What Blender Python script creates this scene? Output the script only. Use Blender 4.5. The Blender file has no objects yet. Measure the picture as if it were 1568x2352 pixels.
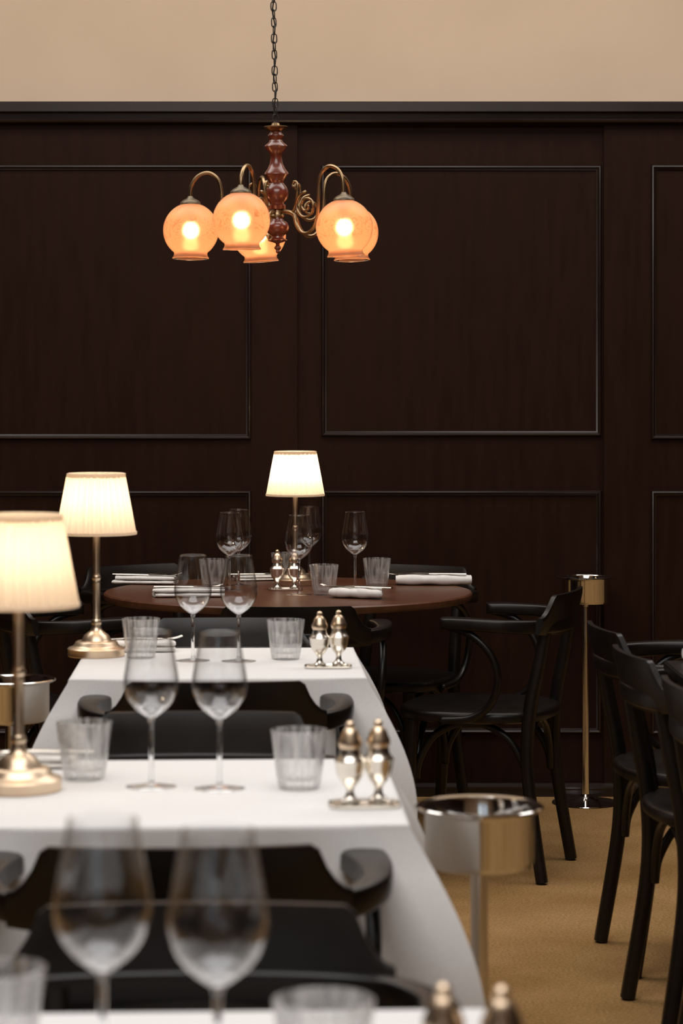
import bpy, bmesh, math, random
from mathutils import Vector, Matrix
PI = math.pi
rnd = random.Random(7)
scene = bpy.context.scene
COL = scene.collection

# ---------------------------------------------------------------- camera, exposure
CAM_Z = 1.33
cd = bpy.data.cameras.new('camera'); cam = bpy.data.objects.new('camera', cd); COL.objects.link(cam)
cam.location = (0, 0, CAM_Z); cam.rotation_euler = (PI/2, 0, 0)
cd.sensor_fit = 'VERTICAL'; cd.sensor_height = 36; cd.lens = 85
cd.shift_y = -276/2352
cd.clip_start = .05; cd.clip_end = 60
cd.dof.use_dof = True; cd.dof.focus_distance = 7.0; cd.dof.aperture_fstop = 6.3
scene.camera = cam
vs = scene.view_settings
vs.view_transform = 'Standard'; vs.look = 'None'; vs.gamma = 1; vs.use_curve_mapping = False
vs.exposure = 0.0
scene.cycles.max_bounces = 14; scene.cycles.transmission_bounces = 12
scene.cycles.transparent_max_bounces = 24; scene.cycles.glossy_bounces = 6; scene.cycles.diffuse_bounces = 4
scene.cycles.sample_clamp_indirect = 4

# ---------------------------------------------------------------- daylight
w = bpy.data.worlds.new('daylight_world'); scene.world = w; w.use_nodes = True
w.node_tree.nodes['Background'].inputs[0].default_value = (.62, .78, 1, 1)
w.node_tree.nodes['Background'].inputs[1].default_value = .25
ROOM_X0, ROOM_X1, ROOM_Y0, ROOM_Y1, CEIL = -4.2, 4.2, -3.2, 8.0, 3.7
SKY = (-1.7, 1.3, .9, 4.1)            # skylight opening in the ceiling x0 x1 y0 y1
ADDED_WASH = (-2.9, 2.9, 5.5, 7.2)          # made-up ceiling opening, added to wash the cream upper wall with light
WINS = [(-2.35, -1.25, 1.0, 2.9), (-1.05, .05, 1.0, 2.9)]     # windows behind the camera x0 x1 z0 z1

def area(name, loc, rot, sx, sy, power, col):
    l = bpy.data.lights.new(name, 'AREA'); l.shape = 'RECTANGLE'; l.size = sx; l.size_y = sy
    l.energy = power; l.color = col
    o = bpy.data.objects.new(name, l); COL.objects.link(o); o.location = loc; o.rotation_euler = rot
    return o
area('skylight_or_added_wash', ((SKY[0]+SKY[1])/2, (SKY[2]+SKY[3])/2, CEIL-.01), (0, 0, 0), SKY[1]-SKY[0]-.1, SKY[3]-SKY[2]-.1, 102, (1, .955, .92))
area('skylight_or_added_wash', ((ADDED_WASH[0]+ADDED_WASH[1])/2, (ADDED_WASH[2]+ADDED_WASH[3])/2, CEIL-.01), (0, 0, 0), ADDED_WASH[1]-ADDED_WASH[0]-.1, ADDED_WASH[3]-ADDED_WASH[2]-.1, 100, (1, .94, .88))  # wall-washing light added to brighten the plaster above the panelling
for x0, x1, z0, z1 in WINS:
    area('window_daylight', ((x0+x1)/2, ROOM_Y0+.06, (z0+z1)/2), (PI/2, 0, PI), x1-x0-.12, z1-z0-.12, 30, (.78, .9, 1))

# ---------------------------------------------------------------- helpers
def tag(o, label=None, cat=None, group=None, kind=None):
    if label: o['label'] = label
    if cat: o['category'] = cat
    if group: o['group'] = group
    if kind: o['kind'] = kind
    return o

def thing(name, label, cat, loc=(0, 0, 0), rz=0, group=None):
    o = bpy.data.objects.new(name, None); COL.objects.link(o)
    o.empty_display_size = .05; o.location = loc; o.rotation_euler = (0, 0, rz)
    return tag(o, label, cat, group)

def obj(name, bm, mat, parent=None, smooth=40):
    me = bpy.data.meshes.new(name)
    bmesh.ops.recalc_face_normals(bm, faces=bm.faces[:])
    bm.to_mesh(me); bm.free()
    if smooth:
        me.shade_smooth()
        if smooth < 180: me.set_sharp_from_angle(angle=math.radians(smooth))
    me.materials.append(mat)
    o = bpy.data.objects.new(name, me); COL.objects.link(o)
    if parent: o.parent = parent
    return o

def copy_tree(o, parent=None):
    c = o.copy(); COL.objects.link(c); c.parent = parent
    if parent: c.matrix_parent_inverse = o.matrix_parent_inverse
    for ch in list(o.children): copy_tree(ch, c)
    return c

def place(src, used, loc, rz, label, group=None):
    o = src if not used else copy_tree(src)
    o.location = loc; o.rotation_euler = (0, 0, rz); o['label'] = label
    if group: o['group'] = group
    return o

def box(bm, x0, x1, y0, y1, z0, z1, bev=0):
    m = bmesh.new()
    bmesh.ops.create_cube(m, size=1)
    for v in m.verts:
        v.co = Vector((x0+(v.co.x+.5)*(x1-x0), y0+(v.co.y+.5)*(y1-y0), z0+(v.co.z+.5)*(z1-z0)))
    if bev: bmesh.ops.bevel(m, geom=m.edges[:], offset=bev, segments=2, affect='EDGES')
    join(bm, m)

def join(bm, m):
    mp = {}
    for v in m.verts: mp[v] = bm.verts.new(v.co)
    for f in m.faces:
        try: bm.faces.new([mp[v] for v in f.verts])
        except ValueError: pass
    m.free()

def lathe(bm, prof, segs=40, c=(0, 0, 0), rfun=None):
    """prof: list of (r,z); closed at the axis when r==0"""
    rings = []
    for i, (r, z) in enumerate(prof):
        if r < 1e-6: rings.append([bm.verts.new((c[0], c[1], c[2]+z))])
        else:
            ring = []
            for k in range(segs):
                a = 2*PI*k/segs; rr = rfun(r, z, a, i) if rfun else r
                ring.append(bm.verts.new((c[0]+rr*math.cos(a), c[1]+rr*math.sin(a), c[2]+z)))
            rings.append(ring)
    for a, b in zip(rings, rings[1:]):
        if len(a) == 1 and len(b) == 1: continue
        for k in range(segs):
            k2 = (k+1) % segs
            if len(a) == 1: bm.faces.new((a[0], b[k], b[k2]))
            elif len(b) == 1: bm.faces.new((a[k], b[0], a[k2]))
            else: bm.faces.new((a[k], b[k], b[k2], a[k2]))

def catmull(pts, n=6, closed=False):
    P = [Vector(p) for p in pts]; out = []
    N = len(P); rng = range(N if closed else N-1)
    for i in rng:
        if closed: p0, p1, p2, p3 = P[i-1], P[i], P[(i+1) % N], P[(i+2) % N]
        else: p0, p1, p2, p3 = P[max(i-1, 0)], P[i], P[i+1], P[min(i+2, N-1)]
        for k in range(n):
            t = k/n
            out.append(.5*((2*p1)+(-p0+p2)*t+(2*p0-5*p1+4*p2-p3)*t*t+(-p0+3*p1-3*p2+p3)*t**3))
    if not closed: out.append(P[-1])
    return out

def sweep(bm, pts, radf, segs=10, closed=False, up=None, power=2.0):
    """tube along pts; radf(t)->(a,b) half width (side) / half height (up); superellipse section"""
    n = len(pts); rings = []
    prev = None
    for i, p in enumerate(pts):
        if closed: d = pts[(i+1) % n]-pts[i-1]
        else: d = pts[min(i+1, n-1)]-pts[max(i-1, 0)]
        d.normalize()
        if up is not None: side = d.cross(Vector(up))
        else:
            ref = prev if prev is not None else (Vector((0, 0, 1)) if abs(d.z) < .9 else Vector((1, 0, 0)))
            side = d.cross(ref)
        if side.length < 1e-5: side = Vector((1, 0, 0))
        side.normalize(); u = side.cross(d).normalized(); prev = u
        t = i/max(n-1, 1)
        r = radf(t) if callable(radf) else radf
        a, b = r if isinstance(r, tuple) else (r, r)
        ring = []
        for k in range(segs):
            th = 2*PI*k/segs; cx, sx = math.cos(th), math.sin(th)
            e = 2/power
            x = math.copysign(abs(cx)**e, cx)*a; y = math.copysign(abs(sx)**e, sx)*b
            ring.append(bm.verts.new(p+side*x+u*y))
        rings.append(ring)
    m = n if closed else n-1
    for i in range(m):
        A, B = rings[i], rings[(i+1) % n]
        for k in range(segs):
            k2 = (k+1) % segs
            bm.faces.new((A[k], A[k2], B[k2], B[k]))
    if not closed:
        bm.faces.new(rings[0]); bm.faces.new(rings[-1][::-1])

# ---------------------------------------------------------------- materials
def mat(name, col=(.8, .8, .8), rough=.5, metal=0, spec=.5, coat=0):
    m = bpy.data.materials.new(name); m.use_nodes = True
    b = m.node_tree.nodes['Principled BSDF']
    b.inputs['Base Color'].default_value = (*col, 1); b.inputs['Roughness'].default_value = rough
    b.inputs['Metallic'].default_value = metal; b.inputs['Specular IOR Level'].default_value = spec
    b.inputs['Coat Weight'].default_value = coat; b.inputs['Coat Roughness'].default_value = .15
    return m

def noisy(m, c1, c2, scale=(1, 1, 1), nscale=8, detail=5, bump=0, rough=None, lo=.35, hi=.65, dist=.002):
    nt = m.node_tree; N = nt.nodes; L = nt.links; b = N['Principled BSDF']
    tc = N.new('ShaderNodeTexCoord'); mp = N.new('ShaderNodeMapping'); mp.inputs['Scale'].default_value = scale
    no = N.new('ShaderNodeTexNoise'); no.inputs['Scale'].default_value = nscale; no.inputs['Detail'].default_value = detail
    rp = N.new('ShaderNodeValToRGB'); rp.color_ramp.elements[0].position = lo; rp.color_ramp.elements[1].position = hi
    rp.color_ramp.elements[0].color = (*c1, 1); rp.color_ramp.elements[1].color = (*c2, 1)
    L.new(tc.outputs['Object'], mp.inputs[0]); L.new(mp.outputs[0], no.inputs['Vector'])
    L.new(no.outputs['Fac'], rp.inputs[0]); L.new(rp.outputs[0], b.inputs['Base Color'])
    if bump:
        bp = N.new('ShaderNodeBump'); bp.inputs['Strength'].default_value = bump; bp.inputs['Distance'].default_value = dist
        L.new(no.outputs['Fac'], bp.inputs['Height']); L.new(bp.outputs[0], b.inputs['Normal'])
    if rough:
        mr = N.new('ShaderNodeMapRange'); mr.inputs[3].default_value = rough[0]; mr.inputs[4].default_value = rough[1]
        L.new(no.outputs['Fac'], mr.inputs[0]); L.new(mr.outputs[0], b.inputs['Roughness'])
    return m

M_plaster = noisy(mat('cream_plaster', rough=.9, spec=.2), (.67, .52, .375), (.71, .55, .40), nscale=3, bump=.15)
M_ceiling = mat('ceiling_paint', (.75, .68, .58), .9)
M_panel = noisy(mat('wainscot_wood', spec=.10), (.0185, .0066, .0036), (.0235, .0085, .0046), scale=(9, 9, 1.1), nscale=4, bump=.08, rough=(.42, .55))
M_mould = noisy(mat('moulding_wood', spec=.65), (.013, .0062, .0045), (.018, .0085, .006), scale=(1, 1, 1), nscale=6, rough=(.27, .36))
M_table = noisy(mat('table_wood', spec=.5), (.085, .030, .014), (.125, .046, .021), scale=(1, 9, 1), nscale=5, rough=(.3, .42))
M_tedge = mat('table_underframe', (.012, .008, .007), .5)
M_chair = noisy(mat('chair_black_wood', spec=.42), (.0045, .0032, .0028), (.0075, .0052, .0042), scale=(2, 2, 2), nscale=9, rough=(.3, .42))
M_carpet = noisy(mat('carpet_wool', rough=1, spec=.05), (.32, .185, .072), (.43, .265, .115), nscale=3.2, detail=8)
def carpet_pile():
    nt = M_carpet.node_tree; N = nt.nodes; L = nt.links
    tc = N.new('ShaderNodeTexCoord'); no = N.new('ShaderNodeTexNoise'); no.inputs['Scale'].default_value = 150; no.inputs['Detail'].default_value = 3
    mx = N.new('ShaderNodeMix'); mx.data_type = 'RGBA'; mx.blend_type = 'MULTIPLY'; mx.inputs[0].default_value = .75
    rp = N.new('ShaderNodeValToRGB'); rp.color_ramp.elements[0].position = .35; rp.color_ramp.elements[1].position = .65
    rp.color_ramp.elements[0].color = (.6, .58, .55, 1); rp.color_ramp.elements[1].color = (1.15, 1.12, 1.1, 1)
    L.new(tc.outputs['Object'], no.inputs['Vector']); L.new(no.outputs['Fac'], rp.inputs[0])
    b = N['Principled BSDF']; src = b.inputs['Base Color'].links[0].from_socket
    L.new(src, mx.inputs[6]); L.new(rp.outputs[0], mx.inputs[7]); L.new(mx.outputs[2], b.inputs['Base Color'])
    bp = N.new('ShaderNodeBump'); bp.inputs['Strength'].default_value = .6; bp.inputs['Distance'].default_value = .004
    L.new(no.outputs['Fac'], bp.inputs['Height']); L.new(bp.outputs[0], b.inputs['Normal'])
carpet_pile()
M_cloth = noisy(mat('white_linen', rough=.85, spec=.15), (.80, .79, .78), (.84, .83, .82), nscale=260, detail=2, bump=.12)
M_napkin = noisy(mat('napkin_linen', rough=.9, spec=.1), (.80, .78, .75), (.86, .84, .81), nscale=60, bump=.2)
M_silver = mat('polished_silver', (.84, .79, .71), .26, 1)
M_steel = mat('polished_steel', (.78, .77, .75), .09, 1)
M_brass = noisy(mat('aged_silver_brass', metal=1), (.72, .56, .40), (.82, .66, .49), nscale=14, rough=(.28, .42))
M_bronze = noisy(mat('antique_brass', metal=1), (.30, .20, .11), (.42, .29, .16), nscale=30, rough=(.25, .4))
M_cap = noisy(mat('dark_patinated_brass', metal=1), (.12, .10, .075), (.20, .155, .10), nscale=30, rough=(.35, .5))
M_iron = mat('dark_chain_iron', (.02, .015, .012), .5, 0)
M_cord = mat('dark_cord', (.012, .011, .01), .7)
M_turned = noisy(mat('varnished_mahogany', coat=.8), (.13, .022, .010), (.20, .04, .016), scale=(1, 1, 4), nscale=20, rough=(.25, .35))
M_black = mat('black_rubber', (.01, .01, .01), .7)

def glass_thin(name, tint=(1, 1, 1), base=.04):
    m = bpy.data.materials.new(name); m.use_nodes = True; nt = m.node_tree; N = nt.nodes; L = nt.links
    N.remove(N['Principled BSDF']); out = N['Material Output']
    tr = N.new('ShaderNodeBsdfTransparent'); tr.inputs[0].default_value = (*tint, 1)
    gl = N.new('ShaderNodeBsdfGlossy'); gl.inputs['Roughness'].default_value = .01; gl.inputs[0].default_value = (1, 1, 1, 1)
    lw = N.new('ShaderNodeLayerWeight'); lw.inputs[0].default_value = .5
    pw = N.new('ShaderNodeMath'); pw.operation = 'POWER'; pw.inputs[1].default_value = 2.6
    mr = N.new('ShaderNodeMapRange'); mr.inputs[3].default_value = base; mr.inputs[4].default_value = .85
    L.new(lw.outputs['Facing'], pw.inputs[0]); L.new(pw.outputs[0], mr.inputs[0])
    mx = N.new('ShaderNodeMixShader')
    L.new(mr.outputs[0], mx.inputs[0]); L.new(tr.outputs[0], mx.inputs[1]); L.new(gl.outputs[0], mx.inputs[2]); L.new(mx.outputs[0], out.inputs[0])
    return m
M_bowl = glass_thin('thin_crystal', (.975, .98, .985))
def glass(name, col=(1, 1, 1), rough=0):
    m = mat(name, col, rough); b = m.node_tree.nodes['Principled BSDF']
    b.inputs['Transmission Weight'].default_value = 1; b.inputs['IOR'].default_value = 1.48
    return m
M_glass = glass('solid_crystal', (.97, .98, .985))
def glass_mix(name, f):
    m = glass(name, (.99, .99, .99)); nt = m.node_tree; N = nt.nodes; L = nt.links
    tp = N.new('ShaderNodeBsdfTransparent'); mx = N.new('ShaderNodeMixShader'); mx.inputs[0].default_value = f
    gl = N.new('ShaderNodeBsdfGlossy'); gl.inputs['Roughness'].default_value = .03
    lw = N.new('ShaderNodeLayerWeight'); lw.inputs[0].default_value = .5
    pw = N.new('ShaderNodeMath'); pw.operation = 'POWER'; pw.inputs[1].default_value = 3
    mr = N.new('ShaderNodeMapRange'); mr.inputs[3].default_value = .04; mr.inputs[4].default_value = .7
    L.new(lw.outputs['Facing'], pw.inputs[0]); L.new(pw.outputs[0], mr.inputs[0])
    m2 = N.new('ShaderNodeMixShader'); L.new(mr.outputs[0], m2.inputs[0]); L.new(tp.outputs[0], m2.inputs[1]); L.new(gl.outputs[0], m2.inputs[2])
    # upright white streaks painted in for the bright cloth refracted by the walls
    di = N.new('ShaderNodeBsdfDiffuse'); tl = N.new('ShaderNodeBsdfTranslucent'); dm = N.new('ShaderNodeMixShader'); dm.inputs[0].default_value = .5
    for q in (di, tl): q.inputs[0].default_value = (.95, .95, .95, 1)
    L.new(di.outputs[0], dm.inputs[1]); L.new(tl.outputs[0], dm.inputs[2])
    tc = N.new('ShaderNodeTexCoord'); mp = N.new('ShaderNodeMapping'); mp.inputs['Scale'].default_value = (95, 95, 9)
    no = N.new('ShaderNodeTexNoise'); no.inputs['Scale'].default_value = 1.6; no.inputs['Detail'].default_value = 1
    sr = N.new('ShaderNodeMapRange'); sr.inputs[1].default_value = .40; sr.inputs[2].default_value = .62; sr.inputs[3].default_value = .03; sr.inputs[4].default_value = .30
    L.new(tc.outputs['Object'], mp.inputs[0]); L.new(mp.outputs[0], no.inputs['Vector']); L.new(no.outputs['Fac'], sr.inputs[0])
    m3 = N.new('ShaderNodeMixShader'); L.new(sr.outputs[0], m3.inputs[0]); L.new(m2.outputs[0], m3.inputs[1]); L.new(dm.outputs[0], m3.inputs[2])
    L.new(N['Principled BSDF'].outputs[0], mx.inputs[1]); L.new(m3.outputs[0], mx.inputs[2]); L.new(mx.outputs[0], N['Material Output'].inputs[0])
    return m
M_tumbler = glass_mix('pressed_glass', .80)

def shade_mat(name, col, trans, rough=.8, transp=0, etched=False):
    m = bpy.data.materials.new(name); m.use_nodes = True; nt = m.node_tree; N = nt.nodes; L = nt.links
    N.remove(N['Principled BSDF']); out = N['Material Output']
    di = N.new('ShaderNodeBsdfDiffuse'); di.inputs[0].default_value = (*col, 1)
    tl = N.new('ShaderNodeBsdfTranslucent'); tl.inputs[0].default_value = (*col, 1)
    mx = N.new('ShaderNodeMixShader'); mx.inputs[0].default_value = trans
    L.new(di.outputs[0], mx.inputs[1]); L.new(tl.outputs[0], mx.inputs[2])
    last = mx
    if transp:
        tp = N.new('ShaderNodeBsdfRefraction'); tp.inputs[0].default_value = (1, .72, .5, 1); tp.inputs['Roughness'].default_value = .55; tp.inputs['IOR'].default_value = 1.25
        m2 = N.new('ShaderNodeMixShader'); m2.inputs[0].default_value = transp
        L.new(mx.outputs[0], m2.inputs[1]); L.new(tp.outputs[0], m2.inputs[2])
        gl = N.new('ShaderNodeBsdfGlossy'); gl.inputs['Roughness'].default_value = .25
        m3 = N.new('ShaderNodeMixShader'); fr = N.new('ShaderNodeFresnel'); fr.inputs[0].default_value = 1.35
        L.new(fr.outputs[0], m3.inputs[0]); L.new(m2.outputs[0], m3.inputs[1]); L.new(gl.outputs[0], m3.inputs[2])
        last = m3
        if etched:
            tc = N.new('ShaderNodeTexCoord'); no = N.new('ShaderNodeTexNoise'); no.inputs['Scale'].default_value = 26; no.inputs['Distortion'].default_value = 3
            no.inputs['Detail'].default_value = 1
            rp = N.new('ShaderNodeValToRGB'); e = rp.color_ramp.elements
            e[0].position = .45; e[1].position = .50; e[0].color = (0, 0, 0, 1); e[1].color = (1, 1, 1, 1)
            e2 = e.new(.55); e2.color = (0, 0, 0, 1)
            sp = N.new('ShaderNodeSeparateXYZ'); L.new(tc.outputs['Object'], sp.inputs[0])
            mr = N.new('ShaderNodeMapRange'); mr.interpolation_type = 'SMOOTHSTEP'
            ab = N.new('ShaderNodeMath'); ab.operation = 'ABSOLUTE'; L.new(sp.outputs[2], ab.inputs[0]); L.new(ab.outputs[0], mr.inputs[0])
            mr.inputs[1].default_value = .018; mr.inputs[2].default_value = .034; mr.inputs[3].default_value = .85; mr.inputs[4].default_value = 0
            mu = N.new('ShaderNodeMath'); mu.operation = 'MULTIPLY'
            L.new(tc.outputs['Object'], no.inputs['Vector']); L.new(no.outputs['Fac'], rp.inputs[0]); L.new(rp.outputs[0], mu.inputs[0]); L.new(mr.outputs[0], mu.inputs[1])
            cm = N.new('ShaderNodeMix'); cm.data_type = 'RGBA'; cm.inputs[6].default_value = (*col, 1); cm.inputs[7].default_value = (.30, .12, .05, 1)
            L.new(mu.outputs[0], cm.inputs[0]); L.new(cm.outputs[2], tl.inputs[0]); L.new(cm.outputs[2], di.inputs[0])
    L.new(last.outputs[0], out.inputs[0])
    return m
M_shade = shade_mat('pleated_silk', (.93, .84, .73), .60)
M_shadeband = shade_mat('shade_trim_silk', (.95, .88, .78), .7)
M_globe = shade_mat('etched_peach_glass', (.88, .44, .25), .7, transp=.34, etched=True)
def emis(name, col, s):
    m = bpy.data.materials.new(name); m.use_nodes = True; nt = m.node_tree
    b = nt.nodes['Principled BSDF']; b.inputs['Emission Color'].default_value = (*col, 1); b.inputs['Emission Strength'].default_value = s
    b.inputs['Base Color'].default_value = (0, 0, 0, 1)
    return m
M_bulb = emis('lit_bulb_glass', (1, .66, .38), 60)
M_bulb2 = emis('lit_lamp_bulb_glass', (1, .78, .5), 9)

# ---------------------------------------------------------------- the room
def struct(name, bm, m, smooth=0, parent=None):
    o = obj(name, bm, m, parent, smooth)
    if not parent: o['kind'] = 'structure'
    return o
def rect_hole(bm, ax, lo, hi, ulo, uhi, vlo, vhi, holes):
    """slab between lo..hi on axis ax ('y' or 'z'); u = x, v = the other axis; holes side by side in u with the same v span"""
    def B(u0, u1, v0, v1):
        if u1-u0 < 1e-4 or v1-v0 < 1e-4: return
        if ax == 'y': box(bm, u0, u1, lo, hi, v0, v1)
        else: box(bm, u0, u1, v0, v1, lo, hi)
    v0, v1 = holes[0][2], holes[0][3]
    B(ulo, uhi, vlo, v0); B(ulo, uhi, v1, vhi)
    u = ulo
    for h in holes: B(u, h[0], v0, v1); u = h[1]
    B(u, uhi, v0, v1)

bm = bmesh.new(); box(bm, ROOM_X0-.1, ROOM_X1+.1, ROOM_Y0-.1, ROOM_Y1+.12, -.1, 0); struct('floor', bm, M_carpet)
bm = bmesh.new(); rect_hole(bm, 'z', CEIL, CEIL+.12, ROOM_X0-.1, ROOM_X1+.1, ROOM_Y0-.1, 4.8, [SKY]); rect_hole(bm, 'z', CEIL, CEIL+.12, ROOM_X0-.1, ROOM_X1+.1, 4.8, ROOM_Y1+.12, [ADDED_WASH]); struct('ceiling', bm, M_ceiling)
bm = bmesh.new(); box(bm, ROOM_X0, ROOM_X1, ROOM_Y1, ROOM_Y1+.12, 0, CEIL); struct('wall_back', bm, M_plaster)
bm = bmesh.new(); box(bm, ROOM_X0-.1, ROOM_X0, ROOM_Y0, ROOM_Y1, 0, CEIL); struct('wall_left', bm, M_panel)
bm = bmesh.new(); box(bm, ROOM_X1, ROOM_X1+.1, ROOM_Y0, ROOM_Y1, 0, CEIL); struct('wall_right', bm, M_panel)
bm = bmesh.new(); rect_hole(bm, 'y', ROOM_Y0-.1, ROOM_Y0, ROOM_X0, ROOM_X1, 0, CEIL, WINS); struct('wall_front', bm, M_plaster)
for i, (x0, x1, z0, z1) in enumerate(WINS):
    bm = bmesh.new(); f = .06; y0, y1 = ROOM_Y0-.08, ROOM_Y0-.02
    box(bm, x0, x0+f, y0, y1, z0, z1); box(bm, x1-f, x1, y0, y1, z0, z1); box(bm, x0, x1, y0, y1, z0, z0+f); box(bm, x0, x1, y0, y1, z1-f, z1)
    wi = struct('window_%d' % (i+1), bm, M_mould)
    bm = bmesh.new(); box(bm, x0+f, x1-f, ROOM_Y0-.055, ROOM_Y0-.049, z0+f, z1-f); struct('pane', bm, M_bowl, parent=wi)
for i, (x0, x1, y0, y1) in enumerate((SKY, ADDED_WASH)):  # the second frame and pane only dress the added wall-wash opening
    bm = bmesh.new()
    for a in (x0, x1-.05): box(bm, a, a+.05, y0, y1, CEIL+.02, CEIL+.10)
    for a in (y0, (y0+y1)/2-.025, y1-.05): box(bm, x0, x1, a, a+.05, CEIL+.02, CEIL+.10)
    wi = struct('window_%d' % (i+3), bm, M_mould)
    bm = bmesh.new(); box(bm, x0, x1, y0, y1, CEIL+.06, CEIL+.066); struct('pane', bm, M_bowl, parent=wi)

WY = 7.97     # front plane of the panelling
PX = 5553/WY
def wx(px): return (px-784)/PX
def wz(py): return CAM_Z-(py-900)/PX
# wainscot: proud bays left and right of a slightly recessed one
bm = bmesh.new()
top = wz(240)
box(bm, ROOM_X0, wx(683), WY-.018, ROOM_Y1, 0, top-.02); box(bm, wx(683), wx(1385), WY, ROOM_Y1, 0, top-.02)
box(bm, wx(1385), ROOM_X1, WY-.018, ROOM_Y1, 0, top-.02)
struct('trim_1', bm, M_panel)
# cornice rail: profile extruded along x
def extrude_prof(bm, prof, x0, x1):
    A = [bm.verts.new((x0, y, z)) for y, z in prof]; B = [bm.verts.new((x1, y, z)) for y, z in prof]
    n = len(prof)
    for i in range(n):
        j = (i+1) % n; bm.faces.new((A[i], A[j], B[j], B[i]))
    bm.faces.new(A[::-1]); bm.faces.new(B)
bm = bmesh.new()
zt, z1, z2, z3 = wz(238), wz(262), wz(275), wz(284)
extrude_prof(bm, [(ROOM_Y1, zt), (WY-.060, zt), (WY-.062, zt-.003), (WY-.062, z1+.002), (WY-.058, z1), (WY-.034, z1-.002), (WY-.032, z2+.001),
                  (WY-.046, z2-.002), (WY-.050, (z2+z3)/2), (WY-.046, z3), (WY-.030, z3-.003), (WY-.018, z3-.008), (ROOM_Y1, z3-.008)], ROOM_X0, ROOM_X1)
struct('trim_2', bm, M_mould, 30)
def frame(bm, x0, x1, z0, z1, y, wd=.016):
    """mitred panel moulding with an ogee section; outer rectangle given"""
    prof = [(0, 0), (0, -.006), (.003, -.011), (.007, -.0125), (.010, -.010), (.012, -.006), (wd, -.004), (wd, 0)]
    rings = []
    for (cx, cz, sx, sz) in ((x0, z0, 1, 1), (x1, z0, -1, 1), (x1, z1, -1, -1), (x0, z1, 1, -1)):
        rings.append([bm.verts.new((cx+sx*u, y+d, cz+sz*u)) for u, d in prof])
    n = len(prof)
    for i in range(4):
        A, B = rings[i], rings[(i+1) % 4]
        for k in range(n-1): bm.faces.new((A[k], B[k], B[k+1], A[k+1]))
n = 3
PY0, PY1 = WY-.018, WY
for (xa, xb, y) in ((-900, -15, PY0), (wx(-150) and -150, 577, PY0), (738, 1380, PY1), (1493, 2150, PY0), (2260, 2950, PY0)):
    if xa == -900: xa, xb = -1000, -260
    for (za, zb) in ((1009 if y == PY0 else 1002, 380), (1684, 1126)):
        bm = bmesh.new(); frame(bm, wx(xa), wx(xb), wz(za), wz(zb), y, .017 if y == PY1 else .017)
        struct('trim_%d' % n, bm, M_mould, 35); n += 1
bm = bmesh.new()
extrude_prof(bm, [(WY, 0), (WY-.030, 0), (WY-.030, wz(1812)), (WY-.034, wz(1808)), (WY-.034, wz(1804)), (WY-.022, wz(1799)), (WY-.018, wz(1797)), (WY, wz(1797))], ROOM_X0, ROOM_X1)
struct('baseboard_back', bm, M_mould, 30)

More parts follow.
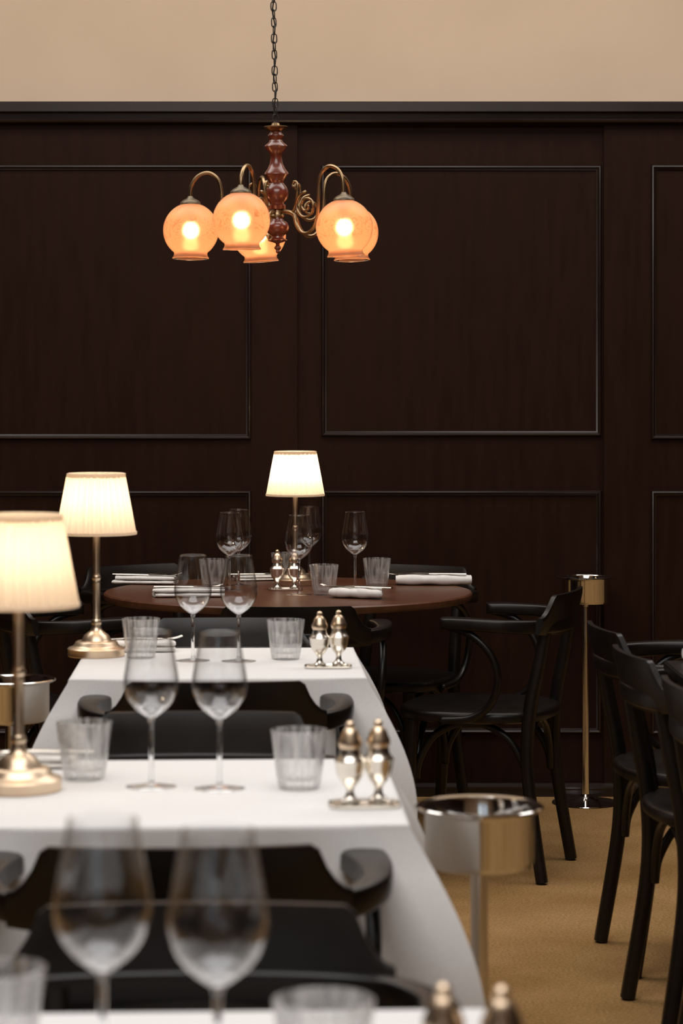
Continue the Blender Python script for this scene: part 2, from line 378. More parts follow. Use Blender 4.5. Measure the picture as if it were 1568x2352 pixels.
# ---------------------------------------------------------------- armchair
def make_chair():
    t = thing('armchair', 'x', 'chair')
    # seat: rounded saddle board
    bm = bmesh.new(); N = 40; rings = []
    def plan(a, k):
        c, s = math.cos(a), math.sin(a)
        rx = .222*(1+.05*s); ry = .215
        e = 2/2.7
        return k*rx*math.copysign(abs(c)**e, c), k*ry*math.copysign(abs(s)**e, s)+.005
    def dish(k, z): return z-.010*(1-k)**.7 if k < 1 else z
    for k, z in ((.93, .428), (.985, .433), (1.0, .445), (.99, .456), (.95, .461), (.85, .458), (.6, .452), (.3, .449), (.02, .448)):
        rings.append([bm.verts.new((*plan(2*PI*i/N, k), z)) for i in range(N)])
    for A, B in zip(rings, rings[1:]):
        for i in range(N): bm.faces.new((A[i], A[(i+1) % N], B[(i+1) % N], B[i]))
    bm.faces.new(rings[0][::-1]); bm.faces.new(rings[-1])
    obj('seat', bm, M_chair, t, 50)
    # front legs
    for s in (-1, 1):
        bm = bmesh.new()
        sweep(bm, catmull([(s*.165, .155, .43), (s*.17, .165, .25), (s*.185, .185, .004)], 6), lambda u: .0195-.005*u, 14)
        obj('leg', bm, M_chair, t, 60)
    # rear legs run up into the back posts and kick out backwards
    for s in (-1, 1):
        bm = bmesh.new()
        sweep(bm, catmull([(s*.150, -.218, .70), (s*.152, -.200, .60), (s*.158, -.172, .45), (s*.165, -.170, .28), (s*.180, -.212, .004)], 7),
              lambda u: (.0175-.002*abs(u-.4), .0185-.004*abs(u-.45)), 14, up=(0, 1, 0), power=2.6)
        obj('leg', bm, M_chair, t, 60)
    # arm rail: one horseshoe from tip to tip, widening into flat paddles
    bm = bmesh.new()
    half = [(.238, .050, .704), (.246, .0, .704), (.250, -.06, .702), (.243, -.125, .699), (.205, -.190, .696), (.13, -.228, .694), (0, -.242, .693)]
    pts = half+[(-x, y, z) for x, y, z in half[-2::-1]]
    P = catmull(pts, 6)
    def rf(u):
        v = abs(u-.5)*2              # 0 at the back, 1 at the tips
        a = .014+.020*max(0, (v-.35)/.65)**1.1
        if v > .94: a *= math.sqrt(max(.2, 1-((v-.94)/.06)**2*.9))
        b = .020-.004*v
        return (a, b)
    sweep(bm, P, rf, 20, up=(0, 0, 1), power=4.6)
    obj('arm_rail', bm, M_chair, t, 50)
    # crest board: follows the back curve, with concave shoulders
    bm = bmesh.new()
    def back_y(x): return -.242+.62*x*x+2.0*x**4
    xs = [-.212+.424*i/40 for i in range(41)]
    def ztop(x):
        a = abs(x)
        if a <= .168: return .780
        u = (a-.168)/.044
        return .780-.060*(math.sin(min(1, u)*PI/2)**.75)
    def zbot(x): return .664+.012*(abs(x)/.212)**2
    th = .0095
    F, Bk = [], []
    for x in xs:
        colF, colB = [], []
        for j in range(7):
            z = zbot(x)+(ztop(x)-zbot(x))*j/6
            lean = -(z-.70)*.24
            e = .65 if j in (0, 6) else 1
            colF.append(bm.verts.new((x, back_y(x)+th*e+lean, z))); colB.append(bm.verts.new((x, back_y(x)-th*e+lean, z)))
        F.append(colF); Bk.append(colB)
    for i in range(40):
        for j in range(6):
            bm.faces.new((F[i][j], F[i+1][j], F[i+1][j+1], F[i][j+1])); bm.faces.new((Bk[i][j], Bk[i][j+1], Bk[i+1][j+1], Bk[i+1][j]))
        bm.faces.new((F[i][6], F[i+1][6], Bk[i+1][6], Bk[i][6])); bm.faces.new((F[i][0], Bk[i][0], Bk[i+1][0], F[i+1][0]))
    for i in (0, 40):
        for j in range(6): bm.faces.new((F[i][j], F[i][j+1], Bk[i][j+1], Bk[i][j]))
    obj('backrest', bm, M_chair, t, 50)
    # bentwood arm supports: C-curve from the arm down to the side of the seat
    for s in (-1, 1):
        bm = bmesh.new()
        sweep(bm, catmull([(s*.240, .035, .695), (s*.246, -.03, .675), (s*.246, -.085, .625), (s*.242, -.105, .56), (s*.236, -.085, .49), (s*.233, -.03, .448), (s*.226, .06, .437)], 6), .0105, 12)
        obj('arm_support', bm, M_chair, t, 180)
    # bentwood braces, an arch between each pair of legs
    def arch(p, q, zt=.418, ze=.262):
        p = Vector(p); q = Vector(q); pts = []
        for u, z in ((0, ze), (.03, ze+.055), (.16, zt-.035), (.36, zt), (.5, zt+.002), (.64, zt), (.84, zt-.035), (.97, ze+.055), (1, ze)):
            v = p.lerp(q, u); pts.append((v.x, v.y, z))
        m = bmesh.new(); sweep(m, catmull(pts, 5), (.0105, .0105), 10); return m
    fl, fr, rl, rr = (-.150, .150), (.150, .150), (-.145, -.160), (.145, -.160)
    for a, b in ((fl, fr), (rl, rr), (fl, rl), (fr, rr)):
        obj('brace', arch((*a, 0), (*b, 0)), M_chair, t, 180)
    return t
chair = make_chair(); used = False
G_ch = 'black bentwood armchairs'
# (x, y of the crest, facing angle (0 = facing away from the camera), label)
CH = [
 (-.196, 2.93, 3, 'black armchair turned from the viewer at the near side of the middle clothed table'),
 (-.155, 2.59, 181, 'nearest black armchair, drawn up to the far side of the front clothed table'),
 (-.238, 4.59, 3, 'black armchair turned from the viewer at the near side of the third clothed table'),
 (-.240, 4.15, 181, 'black armchair facing the viewer behind the middle clothed table'),
 (-.274, 5.88, 180, 'black armchair facing the viewer between the third clothed table and the round table'),
 (-.135, 6.20, 1, 'black armchair with its back to the viewer at the near side of the round table'),
 (.628, 6.69, 72, 'black armchair right of the round table, seen from its side with the whole seat showing'),
 (-.93, 6.66, -68, 'dark armchair left of the round table, mostly hidden behind the two left lamps'),
 (-.665, 7.67, -142, 'dark armchair behind the round table at its left, under the panelled wall'),
 (.245, 7.67, 152, 'dark armchair behind the round table at its right, under the panelled wall'),
 (.612, 5.66, -84, 'black armchair at the right edge, farthest of the row of three'),
 (.612, 5.11, -84, 'black armchair at the right edge, middle of the row of three'),
 (.640, 4.54, -85, 'black armchair cut off by the right edge, nearest of the row of three'),
]
for (x, y, a, lab) in CH:
    a = math.radians(a); cx = x-math.sin(a)*.245; cy = y+math.cos(a)*.245
    place(chair, used, (cx, cy, 0), a, lab, G_ch); used = True

# ---------------------------------------------------------------- tables
TZ = .75
def make_table(hx=.297, hy=.287):
    t = thing('dining_table', 'x', 'table')
    bm = bmesh.new(); box(bm, -hx, hx, -hy, hy, TZ-.026, TZ-.0045, .003); obj('tabletop', bm, M_table, t, 30)
    bm = bmesh.new(); lathe(bm, [(0, .02), (.03, .02), (.03, .70), (.10, .715), (.10, .722), (0, .722)], 24); obj('pedestal', bm, M_tedge, t)
    bm = bmesh.new(); lathe(bm, [(0, 0), (.20, 0), (.205, .006), (.20, .013), (.05, .022), (.03, .03), (0, .03)], 40); obj('base', bm, M_tedge, t)
    return t
def make_cloth(seed, lw, name='tablecloth'):
    """white cloth over a .60 x .58 table; lw = hem wave phases"""
    bm = bmesh.new(); r = random.Random(seed)
    hx, hy = .302, .292
    per = []                     # perimeter points
    def side(p, q, nrm, c0, c1):
        L = (Vector(q)-Vector(p)).length; K = 26
        for i in range(K):
            u = i/K; uu = .5-.5*math.cos(PI*u) if True else u
            pos = Vector(p).lerp(Vector(q), uu); d0 = uu*L; d1 = (1-uu)*L
            per.append((pos, Vector(nrm), d0, d1, Vector(c0).normalized(), Vector(c1).normalized()))
    side((hx, -hy), (hx, hy), (1, 0), (1, -1), (1, 1)); side((hx, hy), (-hx, hy), (0, 1), (1, 1), (-1, 1))
    side((-hx, hy), (-hx, -hy), (-1, 0), (-1, 1), (-1, -1)); side((-hx, -hy), (hx, -hy), (0, -1), (-1, -1), (1, -1))
    n = len(per); rows = 22; R = []
    ph = [r.uniform(0, 6) for _ in range(4)]
    c1 = r.uniform(.98, 1.05)
    inner = [bm.verts.new((p[0].x*.97, p[0].y*.965, TZ)) for p in per]
    R.append(inner)
    for j in range(rows):
        t = j/(rows-1); ring = []
        for i, (pos, nrm, d0, d1, k0, k1) in enumerate(per):
            w0, w1 = math.exp(-(d0/.085)**2), math.exp(-(d1/.085)**2)
            wd = max(w0, w1); cd = k0 if w0 > w1 else k1; dm = min(d0, d1)
            dr = (nrm*(1-wd)+cd*wd*1.15)
            s = max(0, t-.04)/.96
            if j < 4:
                a = (j+1)/4*PI/2; o = -.006+.008*math.sin(a); z = TZ-.008*(1-math.cos(a))
                pp = pos+nrm*o if wd < .5 else pos+cd*o*.7
                ring.append(bm.verts.new((pp.x, pp.y, z))); continue
            flare = .003+.016*s+.006*s*math.sin(pos.x*19+pos.y*15+ph[0])+.004*s*math.sin(pos.x*37-pos.y*31+ph[1])
            cf = .118*c1*math.sin(min(1, s/.68)*PI/2)**.95
            pin = -.020*s*math.exp(-((dm-.15)/.05)**2)
            drop = .272+.098*wd*1.0+.006*math.sin(pos.x*11+pos.y*13+ph[2])
            o = flare*(1-wd)+cf*wd+pin
            # tangential drift near the corners gives the gathered fold
            pp = pos+dr*o
            ring.append(bm.verts.new((pp.x, pp.y, TZ-.008-drop*s)))
        R.append(ring)
    for A, B in zip(R, R[1:]):
        for i in range(n):
            k = (i+1) % n; bm.faces.new((A[i], A[k], B[k], B[i]))
    # top: fan of rings towards the middle
    prev = inner
    for k in (.6, .25):
        ring = [bm.verts.new((v.co.x*k, v.co.y*k, TZ)) for v in inner]
        for i in range(n):
            q = (i+1) % n; bm.faces.new((prev[i], prev[q], ring[q], ring[i]))
        prev = ring
    bm.faces.new(prev)
    o = obj(name, bm, M_cloth, None, 75)
    sm = o.modifiers.new('thickness', 'SOLIDIFY'); sm.thickness = .0016; sm.offset = -1
    return o
RZ = math.radians(2.4)
TABS = [(-.134, 1.975, RZ, 'front', 'foremost'), (-.222, 3.525, RZ, 'second', 'second'), (-.262, 5.19, RZ, 'third', 'third'), (1.00, 4.97, 0, 'right', 'right')]
tbl = make_table(); used = False
tl = ['dining table under the foremost white cloth, cut by the bottom edge', 'dining table under the white cloth of the middle table', 'dining table under the white cloth of the third table, before the round one',
      'bare dark table at the right edge behind the row of armchairs']
cl = ['foremost white tablecloth, only its far strip showing at the bottom edge', 'white tablecloth of the middle table, its right side hanging beside the front steel cooler',
      'white tablecloth of the third table, just before the round one, left corner flaring out']
for i, (x, y, a, _, _) in enumerate(TABS):
    if i == 3:
        t4 = make_table(.50, .46); [c_ for c_ in t4.children if c_.name.startswith('tabletop')][0].data.materials[0] = M_chair; t4.location = (1.20, 4.80, 0); tag(t4, tl[3], 'table'); break
    place(tbl, used, (x, y, 0), a, tl[i], 'small square dining tables'); used = True
    c = make_cloth(11+i, None); c.location = (x, y, 0); c.rotation_euler = (0, 0, a); tag(c, cl[i], 'tablecloth', 'white tablecloths')

RT = (-.155, 7.04, .535)
t = thing('round_table', 'round dark brown wooden table without a cloth before the panelled wall', 'table', (RT[0], RT[1], 0))
bm = bmesh.new(); lathe(bm, [(0, TZ-.025), (.50, TZ-.025), (.53, TZ-.022), (.535, TZ-.014), (.535, TZ-.004), (.531, TZ), (0, TZ)], 96); obj('tabletop', bm, M_table, t, 40)
bm = bmesh.new(); lathe(bm, [(0, .03), (.055, .03), (.045, .08), (.038, .3), (.045, .60), (.06, .68), (.14, .715), (.14, .724), (0, .724)], 32); obj('pedestal', bm, M_tedge, t)
bm = bmesh.new(); lathe(bm, [(0, 0), (.28, 0), (.285, .01), (.28, .018), (.09, .03), (.055, .045), (0, .045)], 48); obj('base', bm, M_tedge, t)

# ---------------------------------------------------------------- table lamps
def make_lamp():
    t = thing('table_lamp', 'x', 'lamp')
    bm = bmesh.new()
    lathe(bm, [(0, 0), (.061, 0), (.0625, .002), (.0625, .014), (.0635, .0165), (.061, .019), (.054, .021), (.049, .025), (.046, .031), (.042, .0335), (.034, .034),
               (.031, .038), (.027, .046), (.019, .052), (.013, .057), (.0105, .064), (.0098, .071), (0, .071)], 56)
    obj('base', bm, M_brass, t, 35)
    bm = bmesh.new()
    lathe(bm, [(0, .069), (.0105, .069), (.0115, .072), (.0115, .077), (.0095, .080), (.0082, .082), (.0082, .158), (.0085, .160), (.0085, .164), (.0078, .166), (.0096, .169),
               (.0102, .172), (.0096, .175), (.0078, .178), (.0082, .181), (.0078, .184), (.0078, .300), (.013, .304), (.013, .318), (.006, .322), (0, .322)], 28)
    obj('pole', bm, M_brass, t, 35)
    # pleated shade
    zb, zt, rb, rt = .268, .401, .0855, .0615; NP = 28
    bm = bmesh.new()
    prof = [(rb+(rt-rb)*k/10, zb+(zt-zb)*k/10) for k in range(11)]
    def rf(r, z, a, i):
        u = (i/10); amp = .0034*(1-.3*u)
        s = math.sin(NP*a+.3*math.sin(3*a)); return r+amp*(abs(s)**.7*math.copysign(1, s))+.0009*math.sin(5*a+1)
    lathe(bm, prof, NP*8, rfun=rf)
    sh = obj('lamp_shade', bm, M_shade, t, 180)
    bm = bmesh.new(); lathe(bm, [(rb+.0032, zb-.001), (rb+.0036, zb+.005), (rb+.001, zb+.006), (rb-.002, zb+.004), (rb-.002, zb-.001), (rb+.0032, zb-.001)], 96); obj('hem_band', bm, M_shadeband, sh)
    bm = bmesh.new(); lathe(bm, [(rt+.0022, zt-.009), (rt+.0024, zt), (rt-.001, zt+.001), (rt-.001, zt-.009), (rt+.0022, zt-.009)], 96); obj('top_band', bm, M_shadeband, sh)
    bm = bmesh.new(); lathe(bm, [(0, .32), (.010, .322), (.015, .334), (.017, .345), (.014, .358), (.006, .366), (0, .367)], 20); obj('bulb', bm, M_bulb2, t)
    return t
lamp = make_lamp()
LP = [(-.470, 3.52, TZ, 'table lamp with pleated cream shade at the left edge of the photo', 36, .4),
      (-.538, 5.31, TZ, 'table lamp with pleated cream shade and silver-brass base, on the third clothed table', 50, 1.9),
      (-.139, 7.27, TZ, 'small glowing table lamp on the round table before the panelled wall', 95, 2.7)]
used = False
for x, y, z, lab, pw, rz in LP:
    o = place(lamp, used, (x, y, z), rz, lab, 'pleated table lamps'); used = True
    for ch_ in o.children:
        if ch_.name.startswith('bulb'):
            ch_.material_slots[0].link = 'OBJECT'; ch_.material_slots[0].material = emis('lamp_bulb_glass', (1, .74, .46), pw)
# ---------------------------------------------------------------- wine glasses
def make_wine():
    t = thing('wine_glass', 'x', 'glass')
    out = [(.0045, .100), (.008, .1035), (.016, .109), (.026, .1175), (.034, .128), (.0388, .140), (.0405, .151), (.0398, .163), (.0368, .181), (.0332, .201), (.0306, .216), (.0290, .228)]
    P = catmull([(r, 0, z) for r, z in out], 3); P = [(p.x, p.z) for p in P]
    inn = [(max(r-.0011, 0), z+(.002 if z < .115 else 0)) for r, z in P[::-1]]
    bm = bmesh.new(); lathe(bm, P+[(P[-1][0]-.0005, .2286)]+inn+[(0, .1045)], 56); obj('bowl', bm, M_bowl, t, 180)
    bm = bmesh.new(); lathe(bm, [(0, .1035), (.0075, .1032), (.0045, .0995), (.0036, .092), (.0033, .05), (.0038, .012), (.006, .0065), (.0075, .0052)], 20); obj('stem', bm, M_glass, t, 180)
    bm = bmesh.new(); lathe(bm, [(0, .0005), (.036, .0005), (.0375, .0012), (.036, .0022), (.02, .0034), (.009, .0052), (0, .0056)], 48); obj('foot', bm, M_bowl, t, 60)
    return t
wine = make_wine()
WG = [(-.197, 1.994, 'large blurred wine glass at the bottom, left one of the nearest pair'),
      (-.0995, 1.945, 'large blurred wine glass at the bottom, right one of the nearest pair'),
      (-.279, 3.547, 'wine glass on the middle clothed table, left of the pair'),
      (-.178, 3.53, 'wine glass on the middle clothed table, right of the pair'),
      (-.320, 5.21, 'wine glass on the third clothed table, left of the pair'),
      (-.221, 5.20, 'wine glass on the third clothed table, right of the pair'),
      (-.327, 7.06, 'wine glass at the left of the round table, front one of two overlapping'),
      (-.308, 7.25, 'wine glass at the left of the round table, rear one of two overlapping'),
      (-.121, 6.90, 'wine glass directly before the lamp stem of the round table'),
      (-.099, 7.43, 'wine glass behind the lamp stem of the round table'),
      (.040, 7.10, 'lone wine glass at the right of the round table, beside two tumblers')]
used = False
for x, y, lab in WG: place(wine, used, (x, y, TZ), 0, lab, 'crystal wine glasses'); used = True

# ---------------------------------------------------------------- tumblers
def make_tumbler():
    bm = bmesh.new(); NF = 12; SG = NF*6
    out = [(.0275, 0), (.0300, .0015), (.0315, .006), (.0335, .016), (.0358, .034), (.0380, .052), (.0395, .065), (.0408, .076), (.0417, .0845), (.0418, .0862)]
    inn = [(.0405, .0866), (.0398, .0845), (.0372, .060), (.0342, .034), (.0318, .018), (.029, .0145), (.02, .013), (0, .0125)]
    def rf(r, z, a, i):
        if i >= len(out): return r
        fw = 1 if z < .060 else max(0, 1-(z-.060)/.012)
        if z < .002: fw = .4
        am = ((a+PI/NF) % (2*PI/NF))-PI/NF
        f = math.cos(PI/NF)/math.cos(am)
        return r*(1-fw+fw*f*1.01)-.0010*fw*(abs(am)/(PI/NF))**8
    lathe(bm, [(0, 0)]+out+inn, SG, rfun=lambda r, z, a, i: rf(r, z, a, i-1))
    return obj('tumbler', bm, M_tumbler, None, 35)
tum = make_tumbler(); tag(tum, 'x', 'tumbler')
TU = [(-.295, 2.075, 'faceted tumbler at the bottom left corner, cut off by the left edge'),
      (-.0145, 1.965, 'faceted tumbler at the bottom, only its rim above the foremost tablecloth'),
      (-.385, 3.62, 'faceted tumbler beside the left-edge lamp on the middle clothed table'),
      (-.062, 3.535, 'faceted tumbler beside the silver shakers on the middle clothed table'),
      (-.437, 5.27, 'faceted tumbler beside the lamp on the third clothed table'),
      (-.121, 5.24, 'faceted tumbler beside the silver shakers on the third clothed table'),
      (-.379, 7.14, 'faceted tumbler at the left of the round table, half hidden by two glasses'),
      (-.174, 7.42, 'faceted tumbler behind the shakers on the round table'),
      (-.050, 6.91, 'faceted tumbler on the round table, in front of its lone right wine glass'),
      (.105, 7.17, 'faceted tumbler on the round table, the rightmost one')]
used = False
for i, (x, y, lab) in enumerate(TU): place(tum, used, (x, y, TZ), i*.21, lab, 'faceted water tumblers'); used = True

# ---------------------------------------------------------------- shakers on little trays
def make_shaker():
    t = thing('salt_shaker', 'x', 'shaker')
    bm = bmesh.new()
    lathe(bm, [(0, 0), (.0135, 0), (.0142, .002), (.0135, .005), (.009, .008), (.0062, .013), (.0055, .020), (.0072, .025), (.012, .030), (.0172, .038), (.0198, .048), (.0210, .058),
               (.0222, .0605), (.0210, .063), (.0180, .066), (.0155, .071), (.0140, .080), (0, .080)], 36)
    obj('body', bm, M_silver, t, 35)
    bm = bmesh.new()
    lathe(bm, [(0, .078), (.0146, .078), (.0164, .082), (.0170, .086), (.0160, .090), (.0140, .094), (.0125, .099), (.0090, .1045), (.0055, .107), (.0062, .110), (.0060, .113), (.0035, .116), (0, .117)], 36)
    obj('cap', bm, M_brass, t, 35)
    return t
shk = make_shaker()
def make_tray():
    bm = bmesh.new(); N = 48; rings = []
    for k, z, e in ((.90, 0, 0), (.97, .0006, 0), (1.0, .0045, 0), (.985, .005, 0), (.955, .0018, 0), (.88, .0014, 0)):
        ring = []
        for i in range(N):
            a = 2*PI*i/N; c, s = math.cos(a), math.sin(a); ee = 2/5
            ring.append(bm.verts.new((.050*k*math.copysign(abs(c)**ee, c), (.050*k-.018)*math.copysign(abs(s)**ee, s), z)))
        rings.append(ring)
    for A, B in zip(rings, rings[1:]):
        for i in range(N): bm.faces.new((A[i], A[(i+1) % N], B[(i+1) % N], B[i]))
    bm.faces.new(rings[0][::-1]); bm.faces.new(rings[-1])
    return tag(obj('tray', bm, M_silver, None, 40), 'x', 'tray')
tray = make_tray()
SETS = [((.102, 1.882), .0, [(.0795, 1.888), (.1245, 1.880)], 'foremost clothed table'),
        ((.032, 3.385), .06, [(.012, 3.395), (.052, 3.41)], 'middle clothed table'),
        ((-.028, 5.085), 0, [(-.046, 5.09), (-.006, 5.115)], 'third clothed table'),
        ((-.163, 7.08), 0, [(-.188, 7.08), (-.138, 7.085)], 'round table')]
used = False
for (c, a, sh, lab) in SETS:
    place(tray, used, (*c, TZ), a, 'small silver tray under the shakers on the '+lab, 'silver cruet trays')
    for k, s in enumerate(sh):
        place(shk, used or k > 0, (*s, TZ+.0016), 0, 'silver shaker on the %s, %s of the pair' % (lab, ('left', 'right')[k]), 'silver salt and pepper shakers')
    used = True

# ---------------------------------------------------------------- napkins and cutlery
def napkin(lx, ly, h, seed, layers=2):
    bm = bmesh.new(); r = random.Random(seed)
    for q in range(layers):
        m = bmesh.new(); N = 14; z0 = h*q/layers; hh = h/layers
        P = [Vector((-lx/2+lx*i/N+r.uniform(-.001, .001), r.uniform(-.0015, .0015)+.002*q, z0+hh/2)) for i in range(N+1)]
        ph = r.uniform(0, 6)
        def rr(t):
            e = 1 if .04 < t < .96 else .88
            return ((ly/2)*(1+.03*math.sin(t*9+ph))*e*(1-.03*q), hh*.5*e*(1+.10*math.sin(t*14+ph)))
        sweep(m, catmull(P, 3), rr, 20, up=(0, 0, 1), power=2.8)
        join(bm, m)
    zmin = min(v.co.z for v in bm.verts)
    for v in bm.verts: v.co.z -= zmin
    return obj('napkin', bm, M_napkin, None, 60)
def fork_mesh():
    bm = bmesh.new()
    P = catmull([(-.095, 0, .002), (-.05, 0, .003), (0, 0, .004), (.045, 0, .002), (.06, 0, .0015)], 5)
    sweep(bm, P, lambda t: (.0062*(1-t)**.5*.9+.0022, .0012+.0006*t), 10, up=(0, 0, 1))
    P = catmull([(.056, 0, .0015), (.066, 0, .0008), (.076, 0, .0012)], 4)
    sweep(bm, P, lambda t: (.003+.0085*math.sin(min(1, t*1.1)*PI/2), .0009), 12, up=(0, 0, 1), power=3)
    for k in range(4):
        y = -.0096+.0064*k
        sweep(bm, catmull([(.072, y*.95, .0012), (.09, y, .0030), (.105, y, .0075)], 4), lambda t: (.0016*(1-.5*t), .0009), 8, up=(0, 0, 1))
    return bm
def knife_mesh():
    bm = bmesh.new()
    sweep(bm, catmull([(-.10, 0, .004), (-.05, 0, .0042), (0, 0, .0040), (.012, 0, .0038)], 5), lambda t: (.0072-.0022*t, .0032-.001*t), 12, up=(0, 0, 1))
    sweep(bm, catmull([(.010, 0, .0038), (.05, .001, .0036), (.09, .001, .0036), (.115, -.002, .0036)], 6),
          lambda t: (.0045+.0055*math.sin(min(1, t*1.4)*PI/2) if t < .8 else .0100*math.sqrt(max(.02, 1-((t-.8)/.2)**2)), .0008), 12, up=(0, 0, 1))
    return bm
def spoon_mesh():
    bm = bmesh.new()
    sweep(bm, catmull([(-.095, 0, .002), (-.05, 0, .003), (0, 0, .005), (.045, 0, .004)], 5), lambda t: (.0062*(1-t)**.5*.9+.0022, .0013), 10, up=(0, 0, 1))
    N, K = 24, 6; rings = []
    for k in range(K+1):
        u = k/K; rings.append([bm.verts.new((.068+.026*u*math.cos(2*PI*i/N), .0165*u*math.sin(2*PI*i/N)*(1-.12*math.cos(2*PI*i/N)), .0045-.006*(1-u*u)+.0002)) for i in range(N)] if k else [bm.verts.new((.068, 0, -.0013))])
    for i in range(N): bm.faces.new((rings[0][0], rings[1][i], rings[1][(i+1) % N]))
    for k in range(1, K):
        for i in range(N): bm.faces.new((rings[k][i], rings[k][(i+1) % N], rings[k+1][(i+1) % N], rings[k+1][i]))
    return bm
fk = tag(obj('fork', fork_mesh(), M_silver, None, 60), 'x', 'fork'); kn = tag(obj('knife', knife_mesh(), M_silver, None, 60), 'x', 'knife')
sp = obj('spoon', spoon_mesh(), M_silver, None, 60); tag(sp, 'x', 'spoon')
m_ = sp.modifiers.new('thickness', 'SOLIDIFY'); m_.thickness = .001; m_.offset = 1
NAPS = [  # x, y, rz, lx, ly, h, place words, fork, knife
 (-.590, 7.30, math.radians(-8), .185, .075, .024, 'at the far left of the round table', (0, .012), (0, -.012)),
 (-.430, 6.84, math.radians(4), .20, .070, .025, 'at the near left of the round table', (-.01, .012), (0, -.012)),
 (.275, 7.26, math.radians(-3), .225, .065, .030, 'at the right end of the round table', (-.045, .010), (0, -.012)),
 (.045, 6.80, math.radians(-20), .145, .070, .028, 'at the near right of the round table', (-.005, .010), (.01, -.014)),
 (-.250, 7.44, math.radians(15), .15, .065, .016, 'on the round table behind its shakers', (0, .012), (0, -.012)),
 (.80, 5.235, math.radians(8), .12, .05, .024, 'on the bare table at the right edge', None, None),
 (-.440, 5.40, math.radians(4), .13, .06, .024, 'behind the lamp on the third clothed table', (-.02, .012), None),
 (-.470, 3.735, math.radians(2), .12, .05, .018, 'behind the left-edge lamp on the middle clothed table', None, None),
]
usedF = usedK = False
for i, (x, y, rz, lx, ly, h, wd, f, k) in enumerate(NAPS):
    n_ = napkin(lx, ly, h, 40+i, 1 if i in (2, 3, 5) else 2); n_.location = (x, y, TZ+.0003); n_.rotation_euler = (0, 0, rz)
    tag(n_, 'folded white napkin '+wd, 'napkin', 'folded white napkins')
    def put(src, us, off, extra, what, grp):
        c, s = math.cos(rz), math.sin(rz)
        o = src if not us else src.copy()
        if us: COL.objects.link(o)
        o.location = (x+c*off[0]-s*off[1], y+s*off[0]+c*off[1], TZ+h+.0012); o.rotation_euler = (0, 0, rz+extra); tag(o, what+' lying on the napkin '+wd, None, grp)
    if f: put(fk, usedF, f, PI+.12 if i in (2, 3) else .1, 'silver fork', 'silver forks'); usedF = True
    if k: put(kn, usedK, k, PI-.08 if i in (2, 3) else -.06, 'silver knife', 'silver knives'); usedK = True
sp.location = (-.478, 3.735, TZ+.0205); sp.rotation_euler = (0, 0, PI+.15)
tag(sp, 'silver spoon on the napkin behind the left-edge lamp on the middle clothed table')

# ---------------------------------------------------------------- wine coolers on stands
def make_cooler():
    t = thing('wine_cooler_stand', 'x', 'wine cooler stand')
    bm = bmesh.new()
    lathe(bm, [(0, .645), (.068, .645), (.076, .648), (.079, .656), (.079, .722), (.081, .727), (.090, .7285), (.0925, .730), (.0925, .7325), (.090, .734), (.079, .7325), (.0765, .728), (.0765, .658), (.07, .651), (0, .650)], 72)
    obj('bucket', bm, M_steel, t, 35)
    bm = bmesh.new(); lathe(bm, [(0, .02), (.0135, .02), (.0125, .03), (.0125, .636), (.018, .640), (.018, .646), (0, .646)], 28); obj('pole', bm, M_steel, t, 35)
    bm = bmesh.new(); lathe(bm, [(0, 0), (.106, 0), (.109, .002), (.108, .004), (.07, .009), (.035, .015), (.0185, .022), (.015, .030), (0, .030)], 64); obj('base', bm, M_steel, t, 35)
    return t
cool = make_cooler()
used = False
for x, y, lab in ((.199, 3.49, 'polished steel wine cooler on a stand beside the middle clothed table, in front'),
                  (.789, 7.82, 'slender steel wine cooler stand against the panelled wall at the right'),
                  (-.687, 5.03, 'steel wine cooler on a stand at the left edge behind the big lamp')):
    place(cool, used, (x, y, 0), .3, lab, 'steel wine cooler stands'); used = True

# ---------------------------------------------------------------- chandelier
CX, CY = (638-784)/881, 6.3
ch = thing('chandelier', 'brass and turned wood chandelier with five glowing peach globe shades hanging on a chain', 'chandelier', (CX, CY, 1.69))
ch.rotation_euler = (0, math.radians(-1.0), 0)
Z0 = 1.69
def cz(py): return CAM_Z+(900-py)/881-Z0
prof = [(0, 583), (2, 582), (5, 578), (4, 575), (8, 571), (8, 568), (4, 563), (5, 559), (14, 556), (22, 553), (22, 551), (14, 547), (13, 543), (22, 536), (27, 526), (27, 519), (22, 511), (15, 507),
        (13, 503), (13, 484), (20, 481), (21, 473), (16, 469), (17, 466), (24, 460), (27, 450), (27, 440), (23, 430), (16, 421), (17, 416), (23, 408), (28, 401), (27, 397), (20, 388), (15, 376),
        (13, 362), (14, 352), (22, 344), (26, 337), (25, 334), (16, 327), (14, 322), (18, 314), (18, 311), (12, 304), (12, 300)]
bm = bmesh.new(); lathe(bm, [(r/881, cz(y)) for r, y in prof]+[(0, cz(300))], 40); obj('turned_column', bm, M_turned, ch, 45)
bm = bmesh.new(); lathe(bm, [(0, cz(301)), (.018, cz(301)), (.023, cz(297)), (.031, cz(294)), (.032, cz(292)), (.030, cz(291)), (.012, cz(289)), (.010, cz(284)), (.004, cz(281)), (0, cz(281))], 40); obj('top_plate', bm, M_bronze, ch, 40)
bm = bmesh.new(); lathe(bm, [(0, cz(500)), (.0168, cz(500)), (.019, cz(496)), (.0168, cz(492)), (.0168, cz(486)), (.0165, cz(484)), (0, cz(484))], 32); obj('arm_ring', bm, M_bronze, ch, 40)
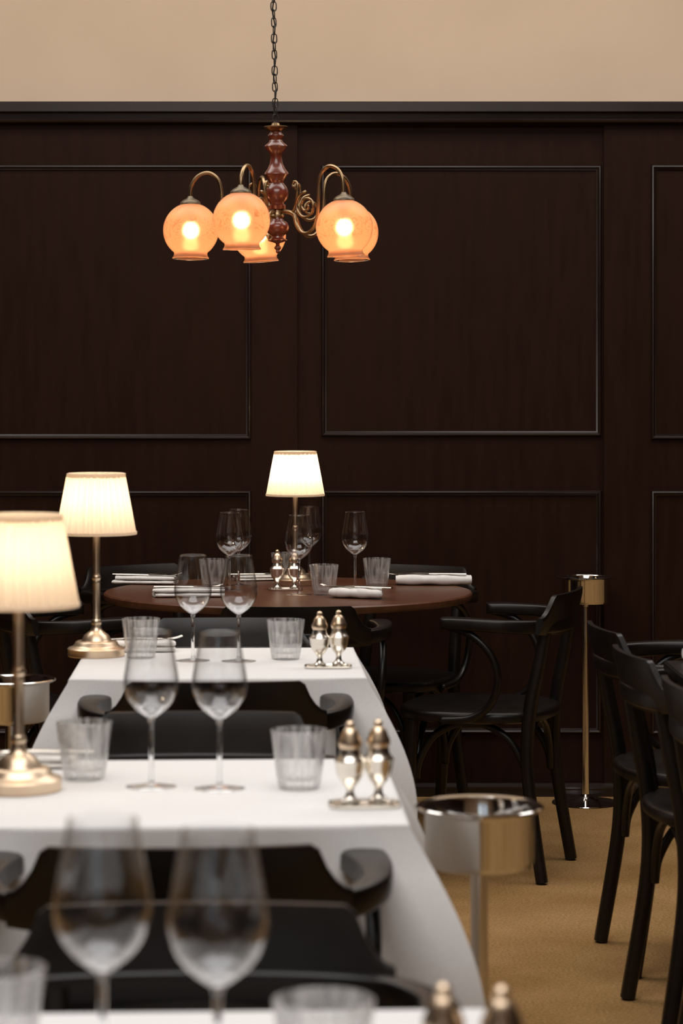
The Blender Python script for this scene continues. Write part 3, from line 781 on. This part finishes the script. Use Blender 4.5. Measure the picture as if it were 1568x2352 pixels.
# chain: alternating oblong links up to the ceiling
bm = bmesh.new(); z = cz(281)-.004; k = 0
zc = CEIL-Z0-.03
while z < zc:
    L, W, rr = .0240, .0070, .0016
    a = (k % 2)*PI/2+.35+.25*math.sin(k*1.7); cc, ss = math.cos(a), math.sin(a)
    ring = []
    for i in range(16):
        th = 2*PI*i/16
        u = W*math.copysign(abs(math.cos(th))**.5, math.cos(th)); v = (L/2)*math.copysign(abs(math.sin(th))**.75, math.sin(th))
        ring.append(Vector((cc*u, ss*u, z+L/2+v)))
    sweep(bm, ring, rr, 6, closed=True)
    z += L-.0030; k += 1
obj('chain', bm, M_iron, ch, 180)
bm = bmesh.new()
P = [Vector((.0028*math.cos(i*.9), .0028*math.sin(i*.9), cz(284)+i*.012)) for i in range(int((zc-cz(284))/.012)+1)]
sweep(bm, catmull(P, 2), .0019, 6); obj('cord', bm, M_cord, ch, 180)
bm = bmesh.new(); lathe(bm, [(0, zc-.01), (.008, zc-.01), (.05, zc+.012), (.055, zc+.03), (0, zc+.03)], 32); obj('ceiling_rose', bm, M_bronze, ch)
RA = .227
ANG = [-112, -40, 32, 104, 176]
DZ = [.004, -.014, -.010, -.004, -.004]
def rz_pt(a, r, z): return (math.cos(a)*r, math.sin(a)*r, z-Z0)
for a, dz in zip(ANG, DZ):
    a = math.radians(a)
    bm = bmesh.new(); pts = [(.016, 1.790+0), (.030, 1.788), (.046, 1.800)]
    # arm: from the ring, under the scroll, up and over to the shade cap
    arm = [(.014, 1.800), (.040, 1.797), (.058, 1.786), (.066, 1.762), (.082, 1.742), (.104, 1.738), (.124, 1.750), (.137, 1.778), (.143, 1.820), (.146, 1.862), (.154, 1.888), (.172, 1.903), (.190, 1.904), (.210, 1.893), (.2235, 1.870), (RA, 1.842+dz)]
    sweep(bm, catmull([rz_pt(a, r, z) for r, z in arm], 5), .0050, 10)
    ao = obj('arm', bm, M_bronze, ch, 180)
    bm = bmesh.new()
    sc = []
    for i in range(30):
        u = i/29; th = -.5*PI-PI*3.6*(1-u)+PI*.0; R = .006+.031*u
        sc.append(rz_pt(a, .100-R*math.sin(th+.5*PI)*-1, 1.808+R*math.cos(th+.5*PI)*1))
    # the scroll's outer end runs down into the arm
    sweep(bm, catmull(sc, 2), lambda t: .0030+.0012*t, 8)
    hk = [(.054, 1.796), (.064, 1.815), (.069, 1.838), (.072, 1.858), (.069, 1.871), (.060, 1.874), (.055, 1.866), (.058, 1.860)]
    sweep(bm, catmull([rz_pt(a, r, z) for r, z in hk], 4), .0032, 8)
    obj('scroll', bm, M_bronze, ao, 180)
    gx, gy, gz = rz_pt(a, RA, 1.845+dz)
    bm = bmesh.new(); lathe(bm, [(0, .004), (.006, .004), (.009, -.001), (.020, -.007), (.026, -.012), (.027, -.017), (.022, -.019), (.022, -.026), (0, -.026)], 32, c=(gx, gy, gz)); obj('shade_cap', bm, M_cap, ch, 40)
    # globe with its flared lower collar; origin at its own middle
    bm = bmesh.new(); RG = .0725; pr = []
    th0 = math.asin(.0235/RG); th1 = PI-math.asin(.044/RG)
    for i in range(25):
        th = th0+(th1-th0)*i/24; pr.append((RG*math.sin(th), RG*math.cos(th)))
    zz = pr[-1][1]
    pr += [(.0435, zz-.004), (.0445, zz-.009), (.0475, zz-.013), (.0480, zz-.016), (.0465, zz-.0165)]
    lathe(bm, pr, 56, rfun=lambda r, z, a_, i: r*(1+(.008*math.sin(a_*18) if i > 27 else 0)))
    gl = obj('globe_shade', bm, M_globe, ch, 180)
    gl.location = (gx, gy, gz-.017-RG*math.cos(th0))
    gl.rotation_euler = (rnd.uniform(-.05, .05), rnd.uniform(-.06, .06)+(.06 if a < -1.5 else 0), rnd.uniform(0, 6))
    bm = bmesh.new(); lathe(bm, [(0, .015), (.006, .0138), (.0112, .009), (.0138, .001), (.0128, -.006), (.008, -.012), (0, -.0145)], 24); bl = obj('bulb', bm, M_bulb, gl)
    bm = bmesh.new(); lathe(bm, [(0, .062), (.010, .062), (.010, .020), (.0085, .014), (0, .014)], 24); obj('bulb_socket', bm, M_cap, gl)
    l = bpy.data.lights.new('chandelier_light', 'POINT'); l.energy = .05; l.color = (1, .48, .22); l.shadow_soft_size = .018
    lo = bpy.data.objects.new('chandelier_light', l); COL.objects.link(lo); lo.parent = gl; lo.location = (0, 0, -.030)
